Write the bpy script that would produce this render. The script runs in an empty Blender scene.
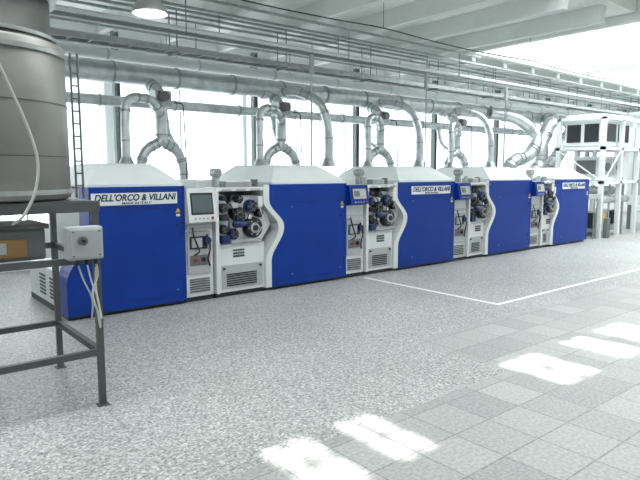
import bpy, bmesh, math, random
from mathutils import Vector, Matrix
random.seed(7)
S=bpy.context.scene
try:
    S.view_settings.view_transform='Standard'
    S.view_settings.look='None'
    S.view_settings.exposure=0.0
except Exception as e: print(e)

# ------------------------------------------------------------ materials
def mat(name,col,rough=0.5,metal=0.0,emit=0.0,ecol=None,noise=0.0,nscale=20.0,bump=0.0,spec=None):
    m=bpy.data.materials.new(name); m.use_nodes=True
    nt=m.node_tree; b=nt.nodes['Principled BSDF']
    b.inputs['Base Color'].default_value=(*col,1); b.inputs['Roughness'].default_value=rough
    b.inputs['Metallic'].default_value=metal
    if spec is not None: b.inputs['Specular IOR Level'].default_value=spec
    if emit:
        b.inputs['Emission Color'].default_value=(*(ecol or col),1); b.inputs['Emission Strength'].default_value=emit
    if noise or bump:
        tc=nt.nodes.new('ShaderNodeTexCoord'); n=nt.nodes.new('ShaderNodeTexNoise')
        n.inputs['Scale'].default_value=nscale; n.inputs['Detail'].default_value=4
        nt.links.new(tc.outputs['Object'],n.inputs['Vector'])
        if noise:
            r=nt.nodes.new('ShaderNodeValToRGB')
            r.color_ramp.elements[0].position=0.3; r.color_ramp.elements[1].position=0.7
            r.color_ramp.elements[0].color=(*[c*(1-noise) for c in col],1)
            r.color_ramp.elements[1].color=(*[min(1,c*(1+noise)) for c in col],1)
            nt.links.new(n.outputs['Fac'],r.inputs['Fac']); nt.links.new(r.outputs['Color'],b.inputs['Base Color'])
        if bump:
            bp=nt.nodes.new('ShaderNodeBump'); bp.inputs['Strength'].default_value=bump
            nt.links.new(n.outputs['Fac'],bp.inputs['Height']); nt.links.new(bp.outputs['Normal'],b.inputs['Normal'])
    return m
M={}
M['blue']=mat('blue_paint',(0.002,0.036,0.27),0.42,noise=0.10,nscale=2.5,spec=.25)
M['bluedk']=mat('blue_seam',(0.004,0.012,0.08),0.6)
M['bluepart']=mat('dark_blue_casting',(0.006,0.02,0.10),0.4)
M['white']=mat('white_enamel',(0.70,0.72,0.73),0.4,noise=0.04,nscale=4)
M['offwhite']=mat('offwhite_hood',(0.76,0.80,0.80),0.45,noise=0.04,nscale=3)
M['lgrey']=mat('light_grey_paint',(0.42,0.44,0.45),0.45)
M['mgrey']=mat('mid_grey_paint',(0.14,0.15,0.155),0.5)
M['dark']=mat('dark_steel',(0.014,0.017,0.022),0.45)
M['black']=mat('black_rubber',(0.008,0.008,0.01),0.6)
M['steel']=mat('galvanised_steel',(0.58,0.61,0.62),0.38,0.8,noise=0.18,nscale=6)
M['steel2']=mat('brushed_steel',(0.38,0.40,0.40),0.4,0.75,noise=0.15,nscale=10)
M['post']=mat('post_steel',(0.20,0.22,0.22),0.5,0.3)
M['frame']=mat('stand_grey_paint',(0.08,0.09,0.09),0.5)
M['tank']=mat('tank_grey',(0.27,0.265,0.245),0.42,0.35,noise=0.12,nscale=3)
M['tankdk']=mat('tank_dark_ring',(0.10,0.10,0.095),0.4,0.5,noise=0.2,nscale=5)
M['screen']=mat('screen_glass',(0.10,0.13,0.15),0.15)
M['screenblk']=mat('screen_bezel',(0.02,0.02,0.022),0.3)
M['yellow']=mat('warning_yellow',(0.75,0.5,0.03),0.5)
M['red']=mat('signal_red',(0.4,0.03,0.02),0.4)
M['orange']=mat('copper_winding',(0.30,0.17,0.06),0.5)
M['concrete']=mat('ceiling_concrete',(0.86,0.89,0.86),0.8,noise=0.05,nscale=2)
M['beam']=mat('beam_concrete',(0.74,0.78,0.75),0.8,noise=0.05,nscale=2)
M['wall']=mat('wall_plaster',(0.86,0.87,0.86),0.8,noise=0.03,nscale=2)
M['alu']=mat('window_aluminium',(0.80,0.83,0.83),0.4,0.0)
M['line']=mat('floor_line_paint',(0.88,0.89,0.88),0.5)
M['cable']=mat('white_cable',(0.6,0.6,0.58),0.5)
M['bcable']=mat('black_cable',(0.02,0.02,0.02),0.5)
M['fillsky']=mat('added_fill_panel',(0.9,0.95,0.95),0.6,emit=6.8,ecol=(0.95,1.0,1.0))  # glow of the added, unseen near panels that light the foreground
M['fillsky2']=mat('opal_skylight_far',(0.9,0.95,0.95),0.6,emit=4.8,ecol=(0.95,1.0,1.0))
M['bulb']=mat('lamp_glow',(0.9,0.9,0.9),0.5,emit=4,ecol=(1,1,0.97))
M['lampsh']=mat('lamp_shade',(0.45,0.46,0.45),0.3,0.6)
M['text']=mat('navy_lettering',(0.004,0.01,0.07),0.5)

def glazing():
    m=bpy.data.materials.new('daylight_glazing'); m.use_nodes=True
    nt=m.node_tree; b=nt.nodes['Principled BSDF']
    tc=nt.nodes.new('ShaderNodeTexCoord'); mp=nt.nodes.new('ShaderNodeMapping'); mp.inputs['Scale'].default_value=(0.5,0.5,0.5)
    n=nt.nodes.new('ShaderNodeTexNoise'); n.inputs['Scale'].default_value=1.2; n.inputs['Detail'].default_value=3
    r=nt.nodes.new('ShaderNodeValToRGB')
    r.color_ramp.elements[0].position=0.35; r.color_ramp.elements[1].position=0.62
    r.color_ramp.elements[0].color=(0.72,0.84,0.86,1); r.color_ramp.elements[1].color=(1,1,1,1)
    nt.links.new(tc.outputs['Object'],mp.inputs['Vector']); nt.links.new(mp.outputs['Vector'],n.inputs['Vector'])
    nt.links.new(n.outputs['Fac'],r.inputs['Fac']); nt.links.new(r.outputs['Color'],b.inputs['Emission Color'])
    b.inputs['Emission Strength'].default_value=3.8; b.inputs['Base Color'].default_value=(.3,.32,.33,1); b.inputs['Roughness'].default_value=.3
    return m
M['glaz']=glazing()
def curtain():
    m=bpy.data.materials.new('sheer_curtain'); m.use_nodes=True
    nt=m.node_tree; nt.nodes.clear()
    o=nt.nodes.new('ShaderNodeOutputMaterial'); mx=nt.nodes.new('ShaderNodeMixShader'); d=nt.nodes.new('ShaderNodeBsdfDiffuse'); t=nt.nodes.new('ShaderNodeBsdfTranslucent')
    tr=nt.nodes.new('ShaderNodeBsdfTransparent'); mx2=nt.nodes.new('ShaderNodeMixShader'); mx2.inputs[0].default_value=.12
    d.inputs[0].default_value=(.92,.95,.95,1); t.inputs[0].default_value=(.90,.96,.97,1)
    mx.inputs[0].default_value=.6
    nt.links.new(d.outputs[0],mx.inputs[1]); nt.links.new(t.outputs[0],mx.inputs[2])
    nt.links.new(mx.outputs[0],mx2.inputs[1]); nt.links.new(tr.outputs[0],mx2.inputs[2]); nt.links.new(mx2.outputs[0],o.inputs[0])
    return m
M['curtain']=curtain()

def floor_mat():
    m=bpy.data.materials.new('terrazzo_floor'); m.use_nodes=True
    nt=m.node_tree; N=nt.nodes; L=nt.links; b=N['Principled BSDF']
    tc=N.new('ShaderNodeTexCoord'); sep=N.new('ShaderNodeSeparateXYZ'); L.new(tc.outputs['Object'],sep.inputs[0])
    def math_(op,a,c,clamp=False):
        n=N.new('ShaderNodeMath'); n.operation=op; n.use_clamp=clamp
        for i,v in enumerate((a,c)):
            if v is None: continue
            if isinstance(v,(int,float)): n.inputs[i].default_value=v
            else: L.new(v,n.inputs[i])
        return n.outputs[0]
    def mix(f,a,c):
        n=N.new('ShaderNodeMix'); n.data_type='RGBA'
        if isinstance(f,(int,float)): n.inputs[0].default_value=f
        else: L.new(f,n.inputs[0])
        for i,v in ((6,a),(7,c)):
            if isinstance(v,tuple): n.inputs[i].default_value=v
            else: L.new(v,n.inputs[i])
        return n.outputs[2]
    v=N.new('ShaderNodeTexVoronoi'); v.inputs['Scale'].default_value=75; L.new(tc.outputs['Object'],v.inputs['Vector'])
    sp=N.new('ShaderNodeSeparateColor'); L.new(v.outputs['Color'],sp.inputs[0])
    r=N.new('ShaderNodeValToRGB'); L.new(sp.outputs[0],r.inputs[0])
    e=r.color_ramp.elements; e[0].position=0; e[0].color=(.10,.105,.10,1); e[1].position=.35; e[1].color=(.36,.36,.35,1)
    x=e.new(.75); x.color=(.52,.52,.51,1); x=e.new(.92); x.color=(.82,.82,.81,1)
    n1=N.new('ShaderNodeTexNoise'); n1.inputs['Scale'].default_value=42; n1.inputs['Detail'].default_value=5; L.new(tc.outputs['Object'],n1.inputs['Vector'])
    r1=N.new('ShaderNodeValToRGB'); r1.color_ramp.elements[0].position=.40; r1.color_ramp.elements[1].position=.60
    r1.color_ramp.elements[0].color=(.20,.20,.20,1); r1.color_ramp.elements[1].color=(.58,.58,.57,1); L.new(n1.outputs['Fac'],r1.inputs[0])
    terr=mix(.45,r.outputs[0],r1.outputs[0])
    n2=N.new('ShaderNodeTexNoise'); n2.inputs['Scale'].default_value=.7; n2.inputs['Detail'].default_value=3; L.new(tc.outputs['Object'],n2.inputs['Vector'])
    r2=N.new('ShaderNodeValToRGB'); r2.color_ramp.elements[0].position=.3; r2.color_ramp.elements[1].position=.7
    r2.color_ramp.elements[0].color=(.86,.86,.86,1); r2.color_ramp.elements[1].color=(1,1,1,1); L.new(n2.outputs['Fac'],r2.inputs[0])
    mm=N.new('ShaderNodeMix'); mm.data_type='RGBA'; mm.blend_type='MULTIPLY'; mm.inputs[0].default_value=1
    L.new(terr,mm.inputs[6]); L.new(r2.outputs[0],mm.inputs[7]); terr=mm.outputs[2]
    br=N.new('ShaderNodeTexBrick'); L.new(tc.outputs['Object'],br.inputs['Vector']); br.offset=0.0; br.squash=1
    br.inputs['Scale'].default_value=1; br.inputs['Brick Width'].default_value=.36; br.inputs['Row Height'].default_value=.36
    br.inputs['Mortar Size'].default_value=.006; br.inputs['Mortar Smooth'].default_value=.2
    br.inputs['Color1'].default_value=(.47,.47,.455,1); br.inputs['Color2'].default_value=(.31,.31,.305,1); br.inputs['Mortar'].default_value=(.20,.20,.195,1)
    tile=mix(.28,br.outputs['Color'],r1.outputs[0])
    a1=math_('LESS_THAN',sep.outputs[1],2.62); 
    a2=math_('MULTIPLY',math_('LESS_THAN',sep.outputs[1],3.70),math_('GREATER_THAN',sep.outputs[0],4.2))
    msk=math_('MAXIMUM',a1,a2)
    col=mix(msk,terr,tile)
    L.new(col,b.inputs['Base Color'])
    rr=N.new('ShaderNodeMapRange'); L.new(n1.outputs['Fac'],rr.inputs[0]); rr.inputs[3].default_value=.34; rr.inputs[4].default_value=.55
    L.new(rr.outputs[0],b.inputs['Roughness'])
    return m
M['floor']=floor_mat()

# ------------------------------------------------------------ builder
class MB:
    def __init__(s): s.bm=bmesh.new(); s.mats=[]
    def mi(s,m):
        m=M[m]
        if m not in s.mats: s.mats.append(m)
        return s.mats.index(m)
    def face(s,vs,mi,smooth=False):
        try:
            f=s.bm.faces.new(vs); f.material_index=mi; f.smooth=smooth; return f
        except ValueError: return None
    def box(s,x0,x1,y0,y1,z0,z1,m,bev=0):
        mi=s.mi(m)
        v=[s.bm.verts.new(p) for p in ((x0,y0,z0),(x1,y0,z0),(x1,y1,z0),(x0,y1,z0),(x0,y0,z1),(x1,y0,z1),(x1,y1,z1),(x0,y1,z1))]
        fs=[s.face([v[i] for i in q],mi) for q in ((0,3,2,1),(4,5,6,7),(0,1,5,4),(1,2,6,5),(2,3,7,6),(3,0,4,7))]
        if bev:
            es=set(e for f in fs for e in f.edges)
            r=bmesh.ops.bevel(s.bm,geom=list(es),offset=bev,segments=2,affect='EDGES',profile=.5)
            for f in r['faces']: f.material_index=mi
        return s
    def hexa(s,pts,m):
        mi=s.mi(m); v=[s.bm.verts.new(p) for p in pts]
        for q in ((0,3,2,1),(4,5,6,7),(0,1,5,4),(1,2,6,5),(2,3,7,6),(3,0,4,7)): s.face([v[i] for i in q],mi)
    def prism(s,poly,y0,y1,m,axis='y'):
        mi=s.mi(m)
        def P(a,b,c):
            return {'y':(a,c,b),'x':(c,a,b),'z':(a,b,c)}[axis]
        A=[s.bm.verts.new(P(a,b,y0)) for a,b in poly]; B=[s.bm.verts.new(P(a,b,y1)) for a,b in poly]
        fs=[s.face(A,mi),s.face(B[::-1],mi)]; n=len(poly)
        for i in range(n): fs.append(s.face([A[i],B[i],B[(i+1)%n],A[(i+1)%n]],mi))
        bmesh.ops.recalc_face_normals(s.bm,faces=[f for f in fs if f])
    def rings(s,cs,m,seg,cap=True,closed=False):
        mi=s.mi(m)
        R=[[s.bm.verts.new(p) for p in c] for c in cs]
        for a,b in zip(R[:-1],R[1:]):
            for i in range(seg): s.face([a[i],a[(i+1)%seg],b[(i+1)%seg],b[i]],mi,True)
        if cap:
            s.face([s.bm.verts.new(v.co) for v in R[0]][::-1],mi); s.face([s.bm.verts.new(v.co) for v in R[-1]],mi)
    def lathe(s,p0,p1,prof,m,seg=24,cap=True):
        p0=Vector(p0);p1=Vector(p1);d=(p1-p0); L=d.length; d.normalize()
        u=d.orthogonal().normalized(); w=d.cross(u)
        cs=[]
        for t,r in prof:
            c=p0+d*(t*L); cs.append([c+(u*math.cos(2*math.pi*i/seg)+w*math.sin(2*math.pi*i/seg))*r for i in range(seg)])
        s.rings(cs,m,seg,cap)
    def cyl(s,p0,p1,r,m,seg=16,r2=None): s.lathe(p0,p1,[(0,r),(1,r if r2 is None else r2)],m,seg)
    def tube(s,pts,r,m,bend=.15,seg=14,flange=0,fm=None,bs=6):
        pts=[Vector(p) for p in pts]; out=[pts[0]]; marks=[]
        for i in range(1,len(pts)-1):
            a,b,c=pts[i-1],pts[i],pts[i+1]
            d1=(a-b); d2=(c-b); k=min(bend,d1.length*.49,d2.length*.49)
            A=b+d1.normalized()*k; C=b+d2.normalized()*k
            for j in range(bs+1):
                t=j/bs; out.append(A*(1-t)**2+b*2*t*(1-t)+C*t*t)
            marks+= [(A,(b-a).normalized()),(C,(c-b).normalized())]
        out.append(pts[-1])
        cl=[out[0]]
        for p in out[1:]:
            if (p-cl[-1]).length>1e-4: cl.append(p)
        out=cl; T=[]
        for i in range(len(out)):
            T.append((out[min(i+1,len(out)-1)]-out[max(i-1,0)]).normalized())
        u=T[0].orthogonal().normalized(); cs=[]
        for i,p in enumerate(out):
            u=(u-T[i]*u.dot(T[i])).normalized(); w=T[i].cross(u)
            cs.append([p+(u*math.cos(2*math.pi*k/seg)+w*math.sin(2*math.pi*k/seg))*r for k in range(seg)])
        s.rings(cs,m,seg)
        if flange:
            marks+= [(pts[0]+T[0]*.02,T[0]),(pts[-1]-T[-1]*.02,T[-1])]
            for p,d in marks: s.cyl(p-d*.012,p+d*.012,r+flange,fm or m,seg)
    def done(s,name,parent=None,org=None):
        me=bpy.data.meshes.new(name)
        if org is None and parent is not None: org=parent.location
        if org is None: org=(0,0,0)
        bmesh.ops.translate(s.bm,verts=s.bm.verts,vec=-Vector(org))
        s.bm.to_mesh(me); s.bm.free()
        for m in s.mats: me.materials.append(m)
        o=bpy.data.objects.new(name,me); S.collection.objects.link(o)
        if parent is not None: o.parent=parent
        else: o.location=org
        return o
def empty(name,loc):
    o=bpy.data.objects.new(name,None); o.location=loc; o.empty_display_size=.2; S.collection.objects.link(o); return o
def text(body,parent,loc,size,m,name,width=None,shear=.25,off=.0):
    c=bpy.data.curves.new(name,'FONT'); c.body=body; c.size=size; c.extrude=.002; c.shear=shear; c.offset=off; c.align_x='CENTER'; c.align_y='CENTER'
    c.materials.append(M[m]); o=bpy.data.objects.new(name,c); S.collection.objects.link(o); o.parent=parent
    o.rotation_euler=(math.pi/2,0,0); o.location=Vector(loc)-parent.location
    bpy.context.view_layer.update()
    if width: 
        w=o.dimensions.x
        if w>0: o.scale.x=width/w
    return o

# ------------------------------------------------------------ room
XL,XR,YF,YB=-4.0,27.0,-3.0,10.6
b=MB(); b.box(XL-.2,XR+.2,YF-.2,YB+.2,-.15,0,'floor'); b.done('floor')
b=MB(); b.box(XL,XR,YB,YB+.2,0,.75,'wall'); b.box(XL,XR,YB,YB+.2,3.55,4.32,'wall')
cols=[.97+2.84*i for i in range(-1,9)]
for c in cols: b.box(c-.07,c+.07,YB,YB+.2,.75,3.55,'wall')
b.box(XL,cols[0]-.07,YB,YB+.2,.75,3.55,'wall'); b.box(cols[-1]+.07,XR,YB,YB+.2,.75,3.55,'wall')
b.done('wall_back')
for i,(a,c) in enumerate(zip(cols[:-1],cols[1:])):
    x0,x1=a+.07,c-.07
    b=MB(); b.box(x0,x1,YB+.12,YB+.14,.75,3.55,'glaz')
    for xx in (x0,(x0+x1)/2-.02,x1-.045): b.box(xx,xx+.04,YB+.06,YB+.12,.75,3.55,'alu')
    for zz in (.75,2.85,3.51): b.box(x0,x1,YB+.05,YB+.12,zz,zz+.03,'alu')
    b.done('window_%d'%(i+1),org=((x0+x1)/2,YB+.1,2.1))
b=MB(); b.box(XR,XR+.2,YF,YB+.2,0,4.9,'wall'); b.done('wall_right')
b=MB(); b.box(XL-.2,XL,YF,YB+.2,0,4.9,'wall'); b.done('wall_left')
b=MB(); b.box(XL-.2,XR+.2,YF-.2,YF,0,4.7,'wall'); b.done('wall_front')
for i,(a,c) in enumerate(zip(cols[:-1],cols[1:])):
    for (f0,f1) in ((.04,.40),(.60,.96)):
        x0=a+(c-a)*f0; x1=a+(c-a)*f1; b=MB(); mi=b.mi('curtain'); n=72; prev=None
        for k in range(n+1):
            x=x0+(x1-x0)*k/n; y=YB-.12+.04*math.sin(k*.9+i)
            cur=(b.bm.verts.new((x,y,.6)),b.bm.verts.new((x,y,3.42)))
            if prev: b.face([prev[0],cur[0],cur[1],prev[1]],mi,True)
            prev=cur
        b.cyl((x0-.05,YB-.12,3.44),(x1+.05,YB-.12,3.44),.012,'alu',8)
        b.done('window_curtain',org=((x0+x1)/2,YB-.12,.6))
# ceiling
ZC=4.32; ZN=4.7; XS=10.7; YS=7.95
hy0,hy1=.50,1.14
b=MB()
b.box(XL,XR,YS,YB+.2,ZC,ZC+.2,'concrete')
b.box(XL,XS-.16,4.6,YS,ZC,ZC+.2,'concrete')
b.box(XL-.2,XR+.2,YF-.2,hy0,ZN,ZN+.15,'concrete')
b.box(XL-.2,XR+.2,hy1,2.6,ZN,ZN+.15,'concrete')
b.box(XL,XS-.16,4.45,4.6,ZC,ZN+.1,'concrete')
holes=[(1.98,.36),(2.55,.34),(4.55,.58),(5.5,.44),(6.25,.62)]  # unseen roof openings, placed and sized to throw the floor's sun patches
sx,sy=.30,-.34
hx=sorted([(x+sx*ZN-w/2,x+sx*ZN+w/2) for x,w in holes])
px_=XL-.2
for a,c in hx:
    b.box(px_,a,hy0,hy1,ZN,ZN+.15,'concrete'); px_=c
b.box(px_,XR+.2,hy0,hy1,ZN,ZN+.15,'concrete')
for a,c in hx: b.box((a+c)/2-.02,(a+c)/2+.02,hy0,hy1,ZN+.05,ZN+.1,'alu'); b.box(a,c,.80,.84,ZN+.05,ZN+.1,'alu')
x=-3.5
while x<XS-3:
    b.box(x+2.7,x+3.0,2.6,4.45,ZN,ZN+.15,'concrete'); x+=3.0
b.box(x,XS-.15,2.6,4.45,ZN,ZN+.15,'concrete'); b.box(XL-.2,-3.5,2.6,4.45,ZN,ZN+.15,'concrete')
b.done('ceiling')
x=XL+.5
while x<XR:
    y0=4.6 if x<XS-.3 else YS
    b=MB(); b.prism([(x-.06,4.05),(x+.06,4.05),(x+.1,ZC),(x-.1,ZC)],y0+.001,YB,'beam'); b.done('ceiling_rib',org=(x,8,4.1)); x+=1.2
b=MB()
b.box(XS-.15,XS,2.6,YS,ZC-.14,4.90,'beam'); b.box(XS,XR,YS-.16,YS-.005,ZC-.14,4.90,'beam')
for xx in (15.6,20.6): b.box(xx,xx+.3,2.6,YS-.16,ZC-.02,4.90,'beam')
b.box(XS-.15,XR,YS-.16,YS,4.9,4.95,'beam')
b.done('ceiling_beam',org=(XS,YS,ZC))
for x0,x1 in ((XS,15.6),(15.9,20.6),(20.9,XR)):
    b=MB(); b.box(x0,x1,2.6,YS-.17,4.90,4.93,'fillsky2')
    for q in range(1,5):
        xx=x0+(x1-x0)*q/5; b.box(xx-.02,xx+.02,2.6,YS-.17,4.84,4.90,'alu')
    b.done('skylight_and_fill_panel',org=((x0+x1)/2,5.3,4.9))
x=-3.5
while x<XS-3:
    b=MB(); b.box(x,x+2.7,2.6,4.45,ZN+.08,ZN+.1,'fillsky')  # added emitter row overhead, out of view, to brighten the foreground
    for q in range(4): b.box(x+q*.9-.02,x+q*.9+.02,2.6,4.45,ZN,ZN+.08,'alu')
    b.done('skylight_and_fill_panel',org=(x+1.35,3.6,ZN)); x+=3.0
for c in cols:
    b=MB(); y=10.2
    b.box(c-.05,c-.035,y-.06,y+.06,0,4.04,'post'); b.box(c+.035,c+.05,y-.06,y+.06,0,4.04,'post'); b.box(c-.04,c+.04,y-.008,y+.008,0,4.04,'steel2')
    b.box(c-.1,c+.1,y-.1,y+.1,0,.015,'post')
    b.done('steel_post',org=(c,y,0))
b=MB(); b.box(6.22,6.28,4.06,6.5,0,.003,'line'); b.box(6.28,24,4.06,4.12,0,.003,'line'); b.done('floor_marking_line',org=(6.25,4.1,0))

# ------------------------------------------------------------ machines
YM=6.6; HT=1.48
lefts=[1.83,4.56,7.12,9.68,12.12]; rights=[3.26,5.95,8.60,11.18,13.68]
def sedge(k,xl):
    pts=[(xl,.05),(xl,.42)]
    if k==0:
        for j in range(9):
            t=j/8; s=t*t*(3-2*t); pts.append((xl+.27*s,.42+.55*t))
        pts.append((xl+.28,HT))
    else:
        for j in range(1,9):
            t=j/8; s=t*t*(3-2*t); pts.append((xl+.22*s,.42+.46*t))
        for j in range(1,9):
            t=j/8; s=t*t*(3-2*t); pts.append((xl+.22-.25*s,.90+.36*t))
        pts.append((xl-.03,HT))
    return pts
def blue_cab(k,par):
    xl,xr=lefts[k],rights[k]
    b=MB()
    poly=sedge(k,xl)+[(xr,HT),(xr,.05)]
    b.prism(poly,YM,YM+.35,'blue')
    xs=xl+.3
    b.box(xs,xr-.02,YM-.002,YM+.01,1.215,1.221,'bluedk')
    b.box(xl+.02,xr-.02,YM-.002,YM+.01,.13,.136,'bluedk')
    b.box(xr-.05,xr-.044,YM-.002,YM+.01,.13,1.215,'bluedk')
    for zz in (.35,1.0):
        b.cyl((xr-.10,YM-.015,zz),(xr-.10,YM,zz),.014,'dark',12)
    for xx in (xl+.35,xr-.12):
        for zz in (.2,1.16): b.cyl((xx,YM-.006,zz),(xx,YM,zz),.007,'steel2',8)
    b.done('blue_front_cover',par)
    b=MB()
    b.box(xl+.02,xr-.01,YM+.06,YM+1.7,0,.07,'dark')
    b.box(xl+.3,xr-.02,YM+.35,YM+1.75,.07,HT-.02,'lgrey',.01)
    b.box(xl+.02,xl+.3,YM+.35,YM+1.7,.07,.5,'white',.01)
    for q in range(6): b.box(xl+.012,xl+.02,YM+.5,YM+.75,.15+q*.045,.17+q*.045,'dark')
    for q in range(6): b.box(xl+.012,xl+.02,YM+.95,YM+1.2,.15+q*.045,.17+q*.045,'dark')
    for xx in (xl+.15,xr-.15): b.cyl((xx,YM+.1,0),(xx,YM+.1,.06),.03,'steel2',12)
    b.done('machine_body',par)
    b=MB(); x0=xl+(.27 if k==0 else .02); x1=xr-.01; y0,y1=YM+.02,YM+1.7; z0,z1=HT,HT+.25
    b.box(x0,x1,y0,y1,z0,z0+.03,'offwhite')
    b.hexa([(x0,y0,z0+.03),(x1,y0,z0+.03),(x1,y1,z0+.03),(x0,y1,z0+.03),(x0+.28,y0+.35,z1),(x1-.22,y0+.35,z1),(x1-.22,y1-.2,z1),(x0+.28,y1-.2,z1)],'offwhite')
    b.box(x0+.3,x1-.24,y0+.36,y1-.22,z1,z1+.02,'white')
    b.done('top_hood',par)
def nameplate(k,par):
    xl,xr=lefts[k],rights[k]
    x0=xl+.30; x1=x0+1.03 
    b=MB(); b.box(x0,x1,YM-.012,YM-.001,1.27,1.41,'offwhite',.003); b.done('nameplate',par)
    text("DELL'ORCO & VILLANI",par,((x0+x1)/2,YM-.014,1.352),.105,'text','lettering',.98,.25,.0028)
    text("MADE IN ITALY",par,((x0+x1)/2,YM-.014,1.290),.036,'text','small_lettering',.36,.2,.0008)
def roller_unit(k,par):
    x0=rights[k]+.01; x1=lefts[k+1]-.01
    ys=YM+.03
    xc=x0+.40
    b=MB(); b.box(x0,xc,ys+.02,ys+1.5,.06,HT-.05,'white',.01)
    b.box(x0+.02,xc-.02,ys-.004,ys+.02,.93,.985,'lgrey'); 
    b.box(x0+.03,xc-.05,ys,ys+.02,.36,.90,'lgrey')
    b.box(x0+.06,xc-.10,ys-.01,ys+.02,.68,.84,'dark'); b.box(x0+.08,xc-.18,ys-.03,ys,.70,.82,'lgrey')
    b.box(x0+.06,xc-.10,ys-.01,ys+.02,.47,.60,'mgrey'); b.cyl((x0+.14,ys-.03,.54),(x0+.14,ys,.54),.022,'red',12)
    b.cyl((x0+.24,ys-.03,.54),(x0+.24,ys,.54),.03,'black',12)
    b.cyl((x0+.30,ys-.05,.78),(x0+.30,ys,.78),.045,'bluepart',16)
    for q in range(6): b.box(x0+.06,xc-.06,ys+.005,ys+.021,.12+q*.032,.135+q*.032,'mgrey')
    b.box(x0,xc,ys+.04,ys+1.4,0,.06,'dark')
    b.tube([(x0+.3,ys-.01,.86),(x0+.33,ys-.06,.7),(x0+.28,ys-.05,.55),(x0+.34,ys,.45)],.012,'bcable',.08,8)
    b.tube([(x0+.1,ys-.01,.95),(x0+.09,ys-.05,.86),(x0+.18,ys-.05,.64),(x0+.12,ys,.60)],.010,'bcable',.08,8)
    b.done('control_column',par)
    b=MB(); c='white' if k==0 else 'blue'
    zt=HT-.03; zb=1.03 if k==0 else 1.16
    b.hexa([(x0-.005,ys-.14,zb),(xc-.02,ys-.14,zb),(xc-.02,ys+.04,zb-.03),(x0-.005,ys+.04,zb-.03),(x0-.005,ys-.08,zt),(xc-.02,ys-.08,zt),(xc-.02,ys+.04,zt),(x0-.005,ys+.04,zt)],c)
    h=zt-zb
    def q(u0,u1,v0,v1,off,m):
        P=lambda u,v,o:(x0-.005+(xc-.02-x0+.005)*u, ys-.14+.06*v-o, zb+h*v)
        b.hexa([P(u0,v0,off),P(u1,v0,off),P(u1,v0,0),P(u0,v0,0),P(u0,v1,off),P(u1,v1,off),P(u1,v1,0),P(u0,v1,0)],m)
    q(.10,.90,.22,.86,.006,'screenblk'); q(.15,.85,.28,.80,.009,'screen' if k==0 else 'lgrey')
    if k: q(.2,.5,.4,.7,.0095,'mgrey')
    for u in (.2,.35,.5,.65): q(u,u+.06,.08,.13,.012,'lgrey')
    q(.8,.87,.07,.15,.02,'red')
    b.done('touch_screen',par)
    xa=xc+.02; w=x1-xa; cx=xa+w*.5
    b=MB()
    b.box(xa,x1+.3,ys+.36,ys+1.5,.06,HT-.06,'lgrey')
    b.box(xa,x1,ys+.04,ys+.36,.0,.06,'dark')
    b.box(xa,xa+.05,ys-.03,ys+.36,.06,HT-.04,'white',.006); 
    ed=[(x,z) for x,z in sedge(1,x1+.01)]
    poly=[(x-.10,z) for x,z in ed]+[(x-.005,z) for x,z in ed][::-1]
    b.prism(poly,ys-.03,ys+.35,'white')
    b.box(xa+.05,x1-.09,ys+.02,ys+.36,.06,.70,'white')
    b.box(xa+.10,x1-.12,ys+.01,ys+.02,.10,.42,'lgrey',.003)
    for qz in range(6): b.box(xa+.17,x1-.22,ys+.002,ys+.012,.14+qz*.03,.155+qz*.03,'dark')
    for i in range(5):
        for j in range(3): b.box(xa+.28+i*.036,xa+.305+i*.036,ys+.012,ys+.022,.52+j*.04,.545+j*.04,'dark')
    for xx in (xa+.13,x1-.16): b.cyl((xx,ys-.01,.38),(xx,ys+.02,.38),.015,'dark',10)
    b.box(xa+.05,x1-.09,ys+.30,ys+.36,.70,1.38,'mgrey')
    b.box(xa+.03,x1+.0,ys-.025,ys+.36,1.40,HT-.03,'white',.008)
    for i in range(3): b.box(xa+.1+i*.22,xa+.24+i*.22,ys-.03,ys-.02,1.405,1.43,'lgrey')
    b.done('roller_housing',par)
    b=MB(); yf=ys-.02
    b.prism([(xa+.07,.72),(xa+.20,.72),(xa+.24,.92),(xa+.24,1.10),(xa+.20,1.34),(xa+.07,1.38)],yf+.10,yf+.2,'white')
    b.prism([(xa+.27,.70),(x1-.10,.70),(x1+.06,.92),(x1-.0,1.12),(x1-.12,1.33),(xa+.34,1.34),(xa+.27,1.0)],yf+.10,yf+.18,'white')
    def roll(x,z,r,m='dark',y=yf,d=.14,hub='mgrey'):
        b.lathe((x,y,z),(x,y+d,z),[(0,r*.82),(.12,r),(.88,r),(1,r*.9)],m,24)
        b.cyl((x,y-.015,z),(x,y,z),r*.5,hub,18); b.cyl((x,y-.035,z),(x,y-.015,z),r*.28,'dark',12)
        for a in range(6):
            b.cyl((x+r*.68*math.cos(a*1.047),y-.008,z+r*.68*math.sin(a*1.047)),(x+r*.68*math.cos(a*1.047),y+.002,z+r*.68*math.sin(a*1.047)),r*.07,'lgrey',6)
    roll(cx+.17,.90,.14,'dark',hub='lgrey'); roll(cx-.06,1.09,.10,'black'); roll(cx+.14,1.19,.09,'bluepart'); roll(cx-.14,.83,.075,'bluepart'); roll(xa+.14,1.18,.06); roll(xa+.14,.90,.06,'black')
    roll(cx-.05,1.29,.055,'dark'); roll(cx+.27,1.09,.055,'black'); roll(xa+.14,1.31,.035,'bluepart')
    b.box(cx-.20,cx-.10,yf-.03,yf+.1,1.18,1.25,'lgrey',.006); b.box(cx+.02,cx+.09,yf-.05,yf+.06,1.03,1.08,'white',.005)
    b.box(cx+.22,cx+.29,yf-.02,yf+.1,1.18,1.32,'white',.005); b.box(xa+.08,xa+.2,yf-.02,yf+.1,1.02,1.09,'dark',.005)
    b.box(xa+.08,xa+.2,yf-.03,yf+.1,.72,.82,'bluepart',.005)
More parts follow.
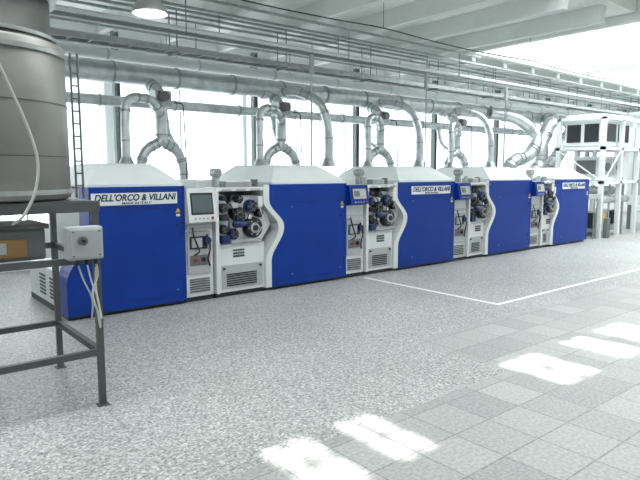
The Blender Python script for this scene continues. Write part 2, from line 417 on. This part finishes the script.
    b.box(cx-.2,cx+.28,yf-.02,yf+.02,.73,.75,'lgrey')
    b.lathe((cx-.2,yf-.06,.97),(cx+.02,yf-.06,.97),[(0,.03),(.08,.05),(.6,.05),(.62,.035),(1,.035)],'bluepart',14)
    b.tube([(xa+.12,yf,1.3),(xa+.24,yf-.05,1.2),(cx-.18,yf-.05,1.02),(cx-.12,yf,.80)],.009,'bcable',.1,8)
    b.tube([(cx+.2,yf-.02,1.25),(cx+.05,yf-.07,1.15),(cx+.0,yf-.05,.95)],.008,'bcable',.1,8)
    b.tube([(cx+.25,yf-.02,1.15),(cx+.3,yf-.06,.95),(cx+.2,yf,.80)],.008,'cable',.1,8)
    b.done('rollers_and_gears',par)
    b=MB(); b.box(xa,x1,ys+.5,ys+1.4,HT-.06,HT+.06,'offwhite',.02); b.box(xa+.2,x1-.25,ys+.05,ys+.3,HT-.03,HT+.05,'steel2',.01)
    b.cyl((xa+.12,ys+.15,HT-.03),(xa+.12,ys+.15,HT+.09),.04,'lgrey',14); b.cyl((x1-.15,ys+.15,HT-.03),(x1-.15,ys+.15,HT+.07),.05,'mgrey',14)
    b.box(xa+.25,xa+.31,ys+.4,ys+.5,HT-.03,HT+.16,'lgrey'); b.cyl((xa+.28,ys+.38,HT+.16),(xa+.28,ys+.52,HT+.16),.06,'steel2',16)
    b.done('top_casing',par)
for k in range(5):
    par=empty('textile_tearing_machine',(lefts[k],YM,0))
    blue_cab(k,par)
    if k in (0,2,4): nameplate(k,par)
    if k<4: roller_unit(k,par)
    b=MB(); xx=rights[k]-.09
    b.prism([(xx-.03,1.16),(xx+.03,1.16),(xx,1.215)],YM-.006,YM-.001,'yellow'); b.box(xx-.025,xx+.025,YM-.005,YM-.001,1.11,1.14,'white'); b.done('warning_sticker',par)

# ------------------------------------------------------------ ducts
ZH=4.02
YD=9.0; ZD=3.16
b=MB(); b.cyl((-3.5,YD,ZD),(25.5,YD,ZD),.16,'steel',28)
x=-3
while x<25.5:
    b.cyl((x-.015,YD,ZD),(x+.015,YD,ZD),.175,'steel2',28); x+=1.05
b.done('main_exhaust_duct',org=(8,YD,ZD))
b=MB(); b.cyl((-3.5,9.6,2.80),(17.2,9.6,2.80),.085,'steel',24)
x=-3.2
while x<17:
    b.cyl((x-.012,9.6,2.80),(x+.012,9.6,2.80),.10,'steel2',24); x+=1.3
b.done('return_air_duct',org=(8,9.6,2.80))
b=MB(); b.tube([(-3.5,9.45,3.5),(25,9.45,3.5)],.09,'offwhite',.1,16)
x=-3
while x<25: b.cyl((x-.02,9.45,3.5),(x+.02,9.45,3.5),.10,'steel',16); x+=1.6
b.tube([(-3.5,9.85,3.3),(25,9.85,3.3)],.045,'offwhite',.1,12)
b.tube([(-3.5,8.75,3.6),(25,8.75,3.6)],.035,'steel',.1,12)
b.tube([(-3.5,8.6,3.45),(25,8.6,3.45)],.022,'offwhite',.1,10)
b.tube([(-3.5,8.0,3.72),(25,8.0,3.72)],.03,'offwhite',.1,12)
for yy,zz in ((9.45,3.5),(9.85,3.3),(8.75,3.6),(8.0,3.72)):
    b.box(-3.5,26,yy-.02,yy+.02,ZH-.01,ZH+.028,'steel2'); x=-2.6
    while x<25: b.cyl((x,yy,zz),(x,yy,ZH),.008,'post',6); x+=2.4
b.done('service_pipes',org=(8,9.45,3.42))
ris=[3.88,6.15,8.65,11.2]
for i,x in enumerate(ris):
    yb=8.58
    b=MB()
    b.tube([(x-.25 if i%2 else x,YD,ZD-.05),(x-.0,YD-.1,ZD-.15),(x,yb,2.85),(x,yb,2.2)],.092,'steel',.22,18,.012,'steel2')
    b.box(x-.13,x+.13,yb-.13,yb+.13,2.64,2.88,'steel2',.01)
    b.cyl((x-.02,yb-.24,2.78),(x-.02,yb-.13,2.78),.07,'mgrey',16); b.box(x-.09,x-.06,yb-.18,yb-.13,2.84,2.86,'red')
    b.tube([(x,yb,2.3),(x,yb,2.12),(x-.28,yb,1.98),(x-.36,yb,1.72),(x-.36,yb,1.50)],.075,'steel',.16,18,.010,'steel2')
    b.tube([(x,yb,2.3),(x,yb,2.12),(x+.28,yb,1.98),(x+.36,yb,1.72),(x+.36,yb,1.50)],.075,'steel',.16,18,.010,'steel2')
    b.tube([(x-.05,yb-.1,2.50),(x-.2,yb-.2,2.72),(x-.68,yb-.35,2.72),(x-.72,yb-.4,2.3),(x-.72,yb-.4,1.75)],.062,'steel',.22,16,.010,'steel2')
    b.cyl((x-.72,yb-.4,1.74),(x-.72,yb-.4,1.86),.12,'steel2',18,.067)
    if i: 
        b.tube([(x+.2,YD,ZD-.1),(x+.35,YD-.3,ZD-.02),(x+.72,8.35,2.95),(x+.80,8.2,2.5),(x+.80,8.2,1.76)],.08,'steel',.3,18,.012,'steel2')
        b.cyl((x+.80,8.2,1.75),(x+.80,8.2,1.90),.14,'steel2',18,.085)
    b.tube([(x+.36,yb,1.75),(x+.36,yb+.2,2.0),(x+.5,9.45,2.3),(x+.5,9.55,2.75)],.055,'steel',.2,14,.010,'steel2')
    b.tube([(x+.15,yb-.16,2.7),(x+.28,yb-.2,2.7),(x+.3,yb-.22,1.9),(x+.3,yb-.22,1.55)],.010,'bcable',.06,8)
    b.done('branch_duct',org=(x,yb,2.3))
b=MB()
b.tube([(12.9,YD-.1,ZD),(13.6,YD-.5,3.05),(14.2,8.2,2.5),(13.6,8.2,2.0),(13.0,8.2,1.95),(12.8,8.2,1.76)],.15,'steel',.4,22,.02,'steel2')
b.tube([(15.6,YD,ZD),(15.4,8.5,3.1),(14.6,8.2,2.9),(14.2,8.2,2.35),(14.2,8.2,1.8),(13.9,8.2,1.6)],.17,'steel',.4,22,.02,'steel2')
b.tube([(17.2,YD,ZD-.1),(17.0,8.5,3.0),(16.2,8.4,2.9),(15.6,8.4,2.2),(15.0,8.4,1.7)],.18,'steel',.4,22,.02,'steel2')
b.done('collector_duct_bends',org=(14.5,8.2,2.4))

b=MB(); zt=3.42
for yy in (8.2,8.45): b.box(-3.5,26,yy-.012,yy+.012,zt,zt+.07,'steel2')
x=-3.4
while x<26: b.box(x,x+.03,8.2,8.45,zt+.01,zt+.03,'steel2'); x+=.28
x=-2
while x<26:
    b.cyl((x,8.2,zt),(x,8.2,ZH),.01,'post',6); b.cyl((x,8.45,zt),(x,8.45,ZH),.01,'post',6); b.box(x-.02,x+.02,8.17,8.48,zt-.02,zt,'post'); x+=2.0
for yy in (8.2,8.45): b.box(-3.5,26,yy-.015,yy+.015,ZH-.01,ZH+.028,'steel2')
for q in range(3): b.tube([(-3.5,8.26+q*.06,zt+.05),(26,8.26+q*.06,zt+.05)],.012,'mgrey',.1,6)
b.done('cable_tray',org=(8,8.3,zt))
b=MB(); b.box(-3.5,17,7.48,7.53,3.5,3.54,'post')
x=-2.2
while x<XS: b.cyl((x,7.5,3.54),(x,7.5,ZH),.008,'post',6); x+=3.0
b.box(-3.5,XS-.2,7.485,7.515,ZH-.01,ZH+.028,'steel2')
b.done('busbar_rail',org=(8,7.5,3.5))
for x in (5.95,8.75,11.4):
    b=MB(); b.cyl((x,7.45,1.55),(x,7.45,3.5),.014,'steel2',8); b.box(x-.03,x+.03,7.42,7.48,3.2,3.5,'lgrey'); b.done('cable_drop_conduit',org=(x,7.45,1.5))
b=MB(); pts=[(2.4+i*1.0,6.3,3.78-.05*math.sin(i%4/4*math.pi)) for i in range(20)]; b.tube(pts,.009,'bcable',.3,6)
for i in range(0,9,4): b.cyl((2.4+i,6.3,3.78),(2.4+i,6.3,ZC),.006,'post',6)
b.done('overhead_cable',org=(8,6.3,3.8))

def lamp(x,y,z,r=.2):
    p=empty('pendant_lamp',(x,y,z))
    b=MB(); b.lathe((x,y,z),(x,y,z+.26),[(0,r),(.06,r*1.01),(.35,r*.86),(.65,r*.5),(.8,r*.28),(1,r*.22)],'lampsh',28,False); b.cyl((x,y,z+.26),(x,y,z+.36),.05,'mgrey',16); b.cyl((x,y,z+.36),(x,y,ZC),.008,'post',8); b.done('shade',p)
    b=MB(); b.lathe((x,y,z-.02),(x,y,z+.12),[(0,r*.6),(.3,r*.85),(1,r*.7)],'bulb',24); b.done('bulb',p)
lamp(2.85,6.5,3.43)

# ------------------------------------------------------------ foreground tank on steel stand
par=empty('storage_tank',(.72,4.57,1.46))
cx,cy,r=.76,4.57,.55
b=MB(); b.lathe((cx,cy,1.46),(cx,cy,2.50),[(0,r-.03),(.015,r),(.985,r),(1,r-.01)],'tank',64)
for zz in (1.5,2.42): b.cyl((cx,cy,zz),(cx,cy,zz+.03),r+.015,'steel2',64)
for zz in (1.75,2.1): b.cyl((cx,cy,zz),(cx,cy,zz+.006),r+.004,'tankdk',64)
b.done('tank_shell',par)
b=MB(); b.lathe((cx,cy,2.50),(cx,cy,3.5),[(0,r-.05),(.04,r-.05),(.05,r-.08),(.9,r-.08),(1,r-.2)],'tankdk',64)
for zz in (2.53,2.8,3.1): b.cyl((cx,cy,zz),(cx,cy,zz+.025),r-.04,'steel2',64)
b.done('upper_ring',par)
b=MB()
gx,gy=cx+r*math.cos(math.radians(-12))+.04,cy+r*math.sin(math.radians(-12))
for dx in (0,.05): b.cyl((gx+dx,gy,1.46),(gx+dx,gy,2.5),.008,'mgrey',8)
for q in range(11): b.cyl((gx,gy,1.55+q*.09),(gx+.05,gy,1.55+q*.09),.006,'mgrey',6)
b.done('level_gauge',par)
b=MB(); 
X0,X1,Y0,Y1=-.15,1.33,4.06,5.09; t=.022
for xx in (X0,X1):
    for yy in (Y0,Y1): b.box(xx-t,xx+t,yy-t,yy+t,0,1.40,'frame',.004); b.box(xx-.04,xx+.04,yy-.04,yy+.04,0,.006,'frame')
for zz in (.39,1.05):
    for yy in (Y0,Y1): b.box(X0,X1,yy-t*.9,yy+t*.9,zz-t,zz+t,'frame')
    for xx in (X0,X1): b.box(xx-t*.9,xx+t*.9,Y0,Y1,zz-t,zz+t,'frame')
for yy in (Y0,Y1): b.box(X0-.03,X1+.03,yy-.03,yy+.03,1.38,1.45,'frame')
for xx in (X0,X1): b.box(xx-.03,xx+.03,Y0,Y1,1.38,1.45,'frame')
b.box(X0,X1,Y0,Y1,1.44,1.455,'tankdk')
b.done('steel_stand',org=(.59,4.57,0))
b=MB(); b.lathe((cx-.2,4.7,1.08),(cx-.2,4.7,1.43),[(0,.06),(.3,.08),(1,.3)],'tank',32); b.done('outlet_cone',par)
p=empty('gear_motor_unit',(.85,4.2,1.07))
b=MB(); b.box(.55,1.02,4.1,4.5,1.075,1.28,'mgrey',.015); b.box(.68,.9,4.085,4.1,1.10,1.22,'orange',.004); b.box(.7,.78,4.078,4.09,1.13,1.2,'lgrey')
b.box(.53,1.04,4.08,4.52,1.28,1.31,'tankdk')
for q in range(6): b.box(.57+q*.016,.58+q*.016,4.09,4.1,1.10,1.24,'dark')
b.lathe((.35,4.3,1.18),(.55,4.3,1.18),[(0,.07),(.1,.09),(.9,.09),(1,.07)],'lgrey',24); b.done('motor_housing',p)
p=empty('electrical_junction_box',(1.25,3.98,1.07))
b=MB(); b.box(1.11,1.34,3.93,4.035,1.07,1.29,'lgrey',.012); b.box(1.125,1.325,3.918,3.93,1.085,1.275,'lgrey',.005)
b.cyl((1.20,3.90,1.20),(1.20,3.918,1.20),.03,'mgrey',18); b.cyl((1.20,3.885,1.20),(1.20,3.90,1.20),.012,'dark',10)
for xx in (1.14,1.31):
    for zz in (1.10,1.26): b.cyl((xx,3.912,zz),(xx,3.918,zz),.007,'mgrey',8)
for xx in (1.18,1.24,1.30): b.cyl((xx,3.98,1.03),(xx,3.98,1.07),.014,'dark',10)
b.done('box_housing',p)
b=MB()
b.tube([(1.30,3.98,1.04),(1.31,3.97,.95),(1.25,3.95,.85),(1.28,3.95,.72),(1.33,3.99,.62),(1.30,4.02,.85),(1.31,4.02,1.0)],.007,'cable',.08,8)
b.tube([(1.24,3.98,1.04),(1.26,3.96,.9),(1.3,3.95,.78),(1.31,3.97,.55),(1.30,4.0,.7)],.006,'cable',.08,8)
b.tube([(1.18,3.98,1.04),(1.20,3.94,.93),(1.26,3.94,.80),(1.25,3.96,.66)],.006,'lgrey',.08,8)
b.done('cable_loops',p)
b=MB(); b.tube([(.70,3.6,2.25),(.78,3.75,2.15),(.90,3.85,1.9),(.96,3.9,1.7),(.93,3.93,1.5),(.86,3.98,1.36),(.82,4.06,1.32)],.009,'cable',.12,8)
b.tube([(.70,3.6,2.25),(.45,3.8,2.4),(.35,4.1,2.5)],.009,'cable',.12,8)
b.done('hanging_hose',org=(.8,3.8,1.8))

# ------------------------------------------------------------ baling press / control tower on the right
par=empty('baling_press',(15.5,7.2,0))
b=MB()
for xx in (14.6,15.6,16.6):
    for yy in (6.75,7.9): b.box(xx-.05,xx+.05,yy-.05,yy+.05,0,3.0,'offwhite')
for zz in (1.35,2.2,2.95):
    b.box(14.55,16.65,6.7,6.8,zz,zz+.08,'offwhite'); b.box(14.55,16.65,7.85,7.95,zz,zz+.08,'offwhite'); b.box(14.55,14.65,6.8,7.9,zz,zz+.08,'offwhite'); b.box(16.55,16.65,6.8,7.9,zz,zz+.08,'offwhite')
b.tube([(14.58,6.72,1.4),(14.58,7.9,2.2)],.02,'offwhite',.1,8); b.tube([(14.65,6.72,1.4),(15.55,6.72,2.2)],.02,'offwhite',.1,8)
b.done('press_frame',par)
b=MB(); b.box(15.0,16.4,7.0,7.7,1.5,2.05,'white',.02); b.box(14.7,16.5,6.85,7.8,2.3,3.1,'offwhite',.02)
for yy in (6.92,7.38): b.box(14.68,14.7,yy,yy+.36,2.40,2.85,'screenblk'); b.box(14.672,14.685,yy+.04,yy+.32,2.44,2.81,'dark')
for xx in (14.85,15.6): b.box(xx,xx+.6,6.83,6.85,2.42,2.86,'screenblk')
for xx in (15.1,15.75): b.box(xx,xx+.55,6.98,7.0,1.58,1.98,'lgrey'); b.cyl((xx+.27,6.94,1.78),(xx+.27,6.98,1.78),.11,'mgrey',20)
b.box(14.98,15.0,7.1,7.6,1.6,1.95,'mgrey')
b.done('press_cabinet',par)
b=MB(); b.box(14.9,16.3,6.95,7.7,.1,.65,'lgrey',.02); b.cyl((14.9,6.9,.95),(16.4,6.9,.95),.1,'steel',20); b.cyl((14.9,7.3,1.15),(16.4,7.3,1.15),.13,'steel2',20)
for xx in (14.95,15.3,15.7,16.1): b.cyl((xx,6.85,.0),(xx,6.85,1.35),.025,'steel2',10)
b.box(14.85,15.1,6.84,6.95,.35,.6,'yellow'); b.box(14.7,14.9,6.6,6.69,.0,.5,'mgrey',.01)
b.box(15.5,15.8,6.84,6.95,.3,.65,'dark'); b.box(14.88,14.9,7.0,7.3,.2,.6,'dark'); b.done('press_mechanism',par)
b=MB()
for xx in (14.2,14.34): b.cyl((xx,6.7,0),(xx,6.7,1.0),.016,'steel2',8)
for xx in (13.9,14.1,14.42): b.cyl((xx,7.1,0),(xx,7.1,1.1),.02,'lgrey',8)
b.box(13.85,14.45,6.68,7.12,1.0,1.1,'lgrey'); b.box(13.85,14.45,6.98,7.12,.35,.4,'lgrey'); b.box(13.95,14.3,7.0,7.2,.45,.85,'mgrey',.01)
b.done('feed_roller_stand',org=(14.2,7,0))
par=empty('filter_unit',(18.5,6.5,0))
b=MB(); b.box(17.6,20.5,5.9,7.4,.7,3.1,'offwhite',.03); 
for xx in (17.7,20.4):
    for yy in (6.0,7.3): b.box(xx-.06,xx+.06,yy-.06,yy+.06,0,.7,'mgrey')
for q in range(3): b.box(17.58,17.6,6.0+q*.45,6.35+q*.45,1.0,2.9,'lgrey'); b.box(17.57,17.59,6.08+q*.45,6.27+q*.45,2.2,2.7,'dark')
for q in range(5): b.box(17.75+q*.55,18.2+q*.55,5.88,5.9,1.0,2.9,'lgrey')
b.cyl((19,6.0,.35),(19,7.3,.35),.2,'steel2',20)
b.done('filter_housing',par)
b=MB(); b.tube([(18.2,6.8,3.1),(18.2,6.8,3.3),(18.2,7.4,3.25),(18.2,8.3,3.16),(18.2,8.84,3.16)],.16,'steel',.25,20,.02,'steel2'); b.done('filter_duct',par)

# ------------------------------------------------------------ light
w=bpy.data.worlds.new('World'); S.world=w; w.use_nodes=True
w.node_tree.nodes['Background'].inputs[0].default_value=(.85,.94,1,1); w.node_tree.nodes['Background'].inputs[1].default_value=1.2
l=bpy.data.lights.new('sun','SUN'); l.energy=13; l.angle=math.radians(1.2); l.color=(1,.98,.95)
o=bpy.data.objects.new('sun',l); S.collection.objects.link(o)
d=Vector((-sx,-sy,-1)); o.rotation_euler=d.to_track_quat('-Z','Y').to_euler(); o.location=(8,-4,10)

# ------------------------------------------------------------ camera
cam=bpy.data.cameras.new('camera'); cam.sensor_width=36; cam.lens=36*580/640; cam.clip_end=200
co=bpy.data.objects.new('camera',cam); S.collection.objects.link(co); S.camera=co
co.location=(0,0,1.65); co.rotation_euler=(math.radians(90-6.69),0,math.radians(-39.43))
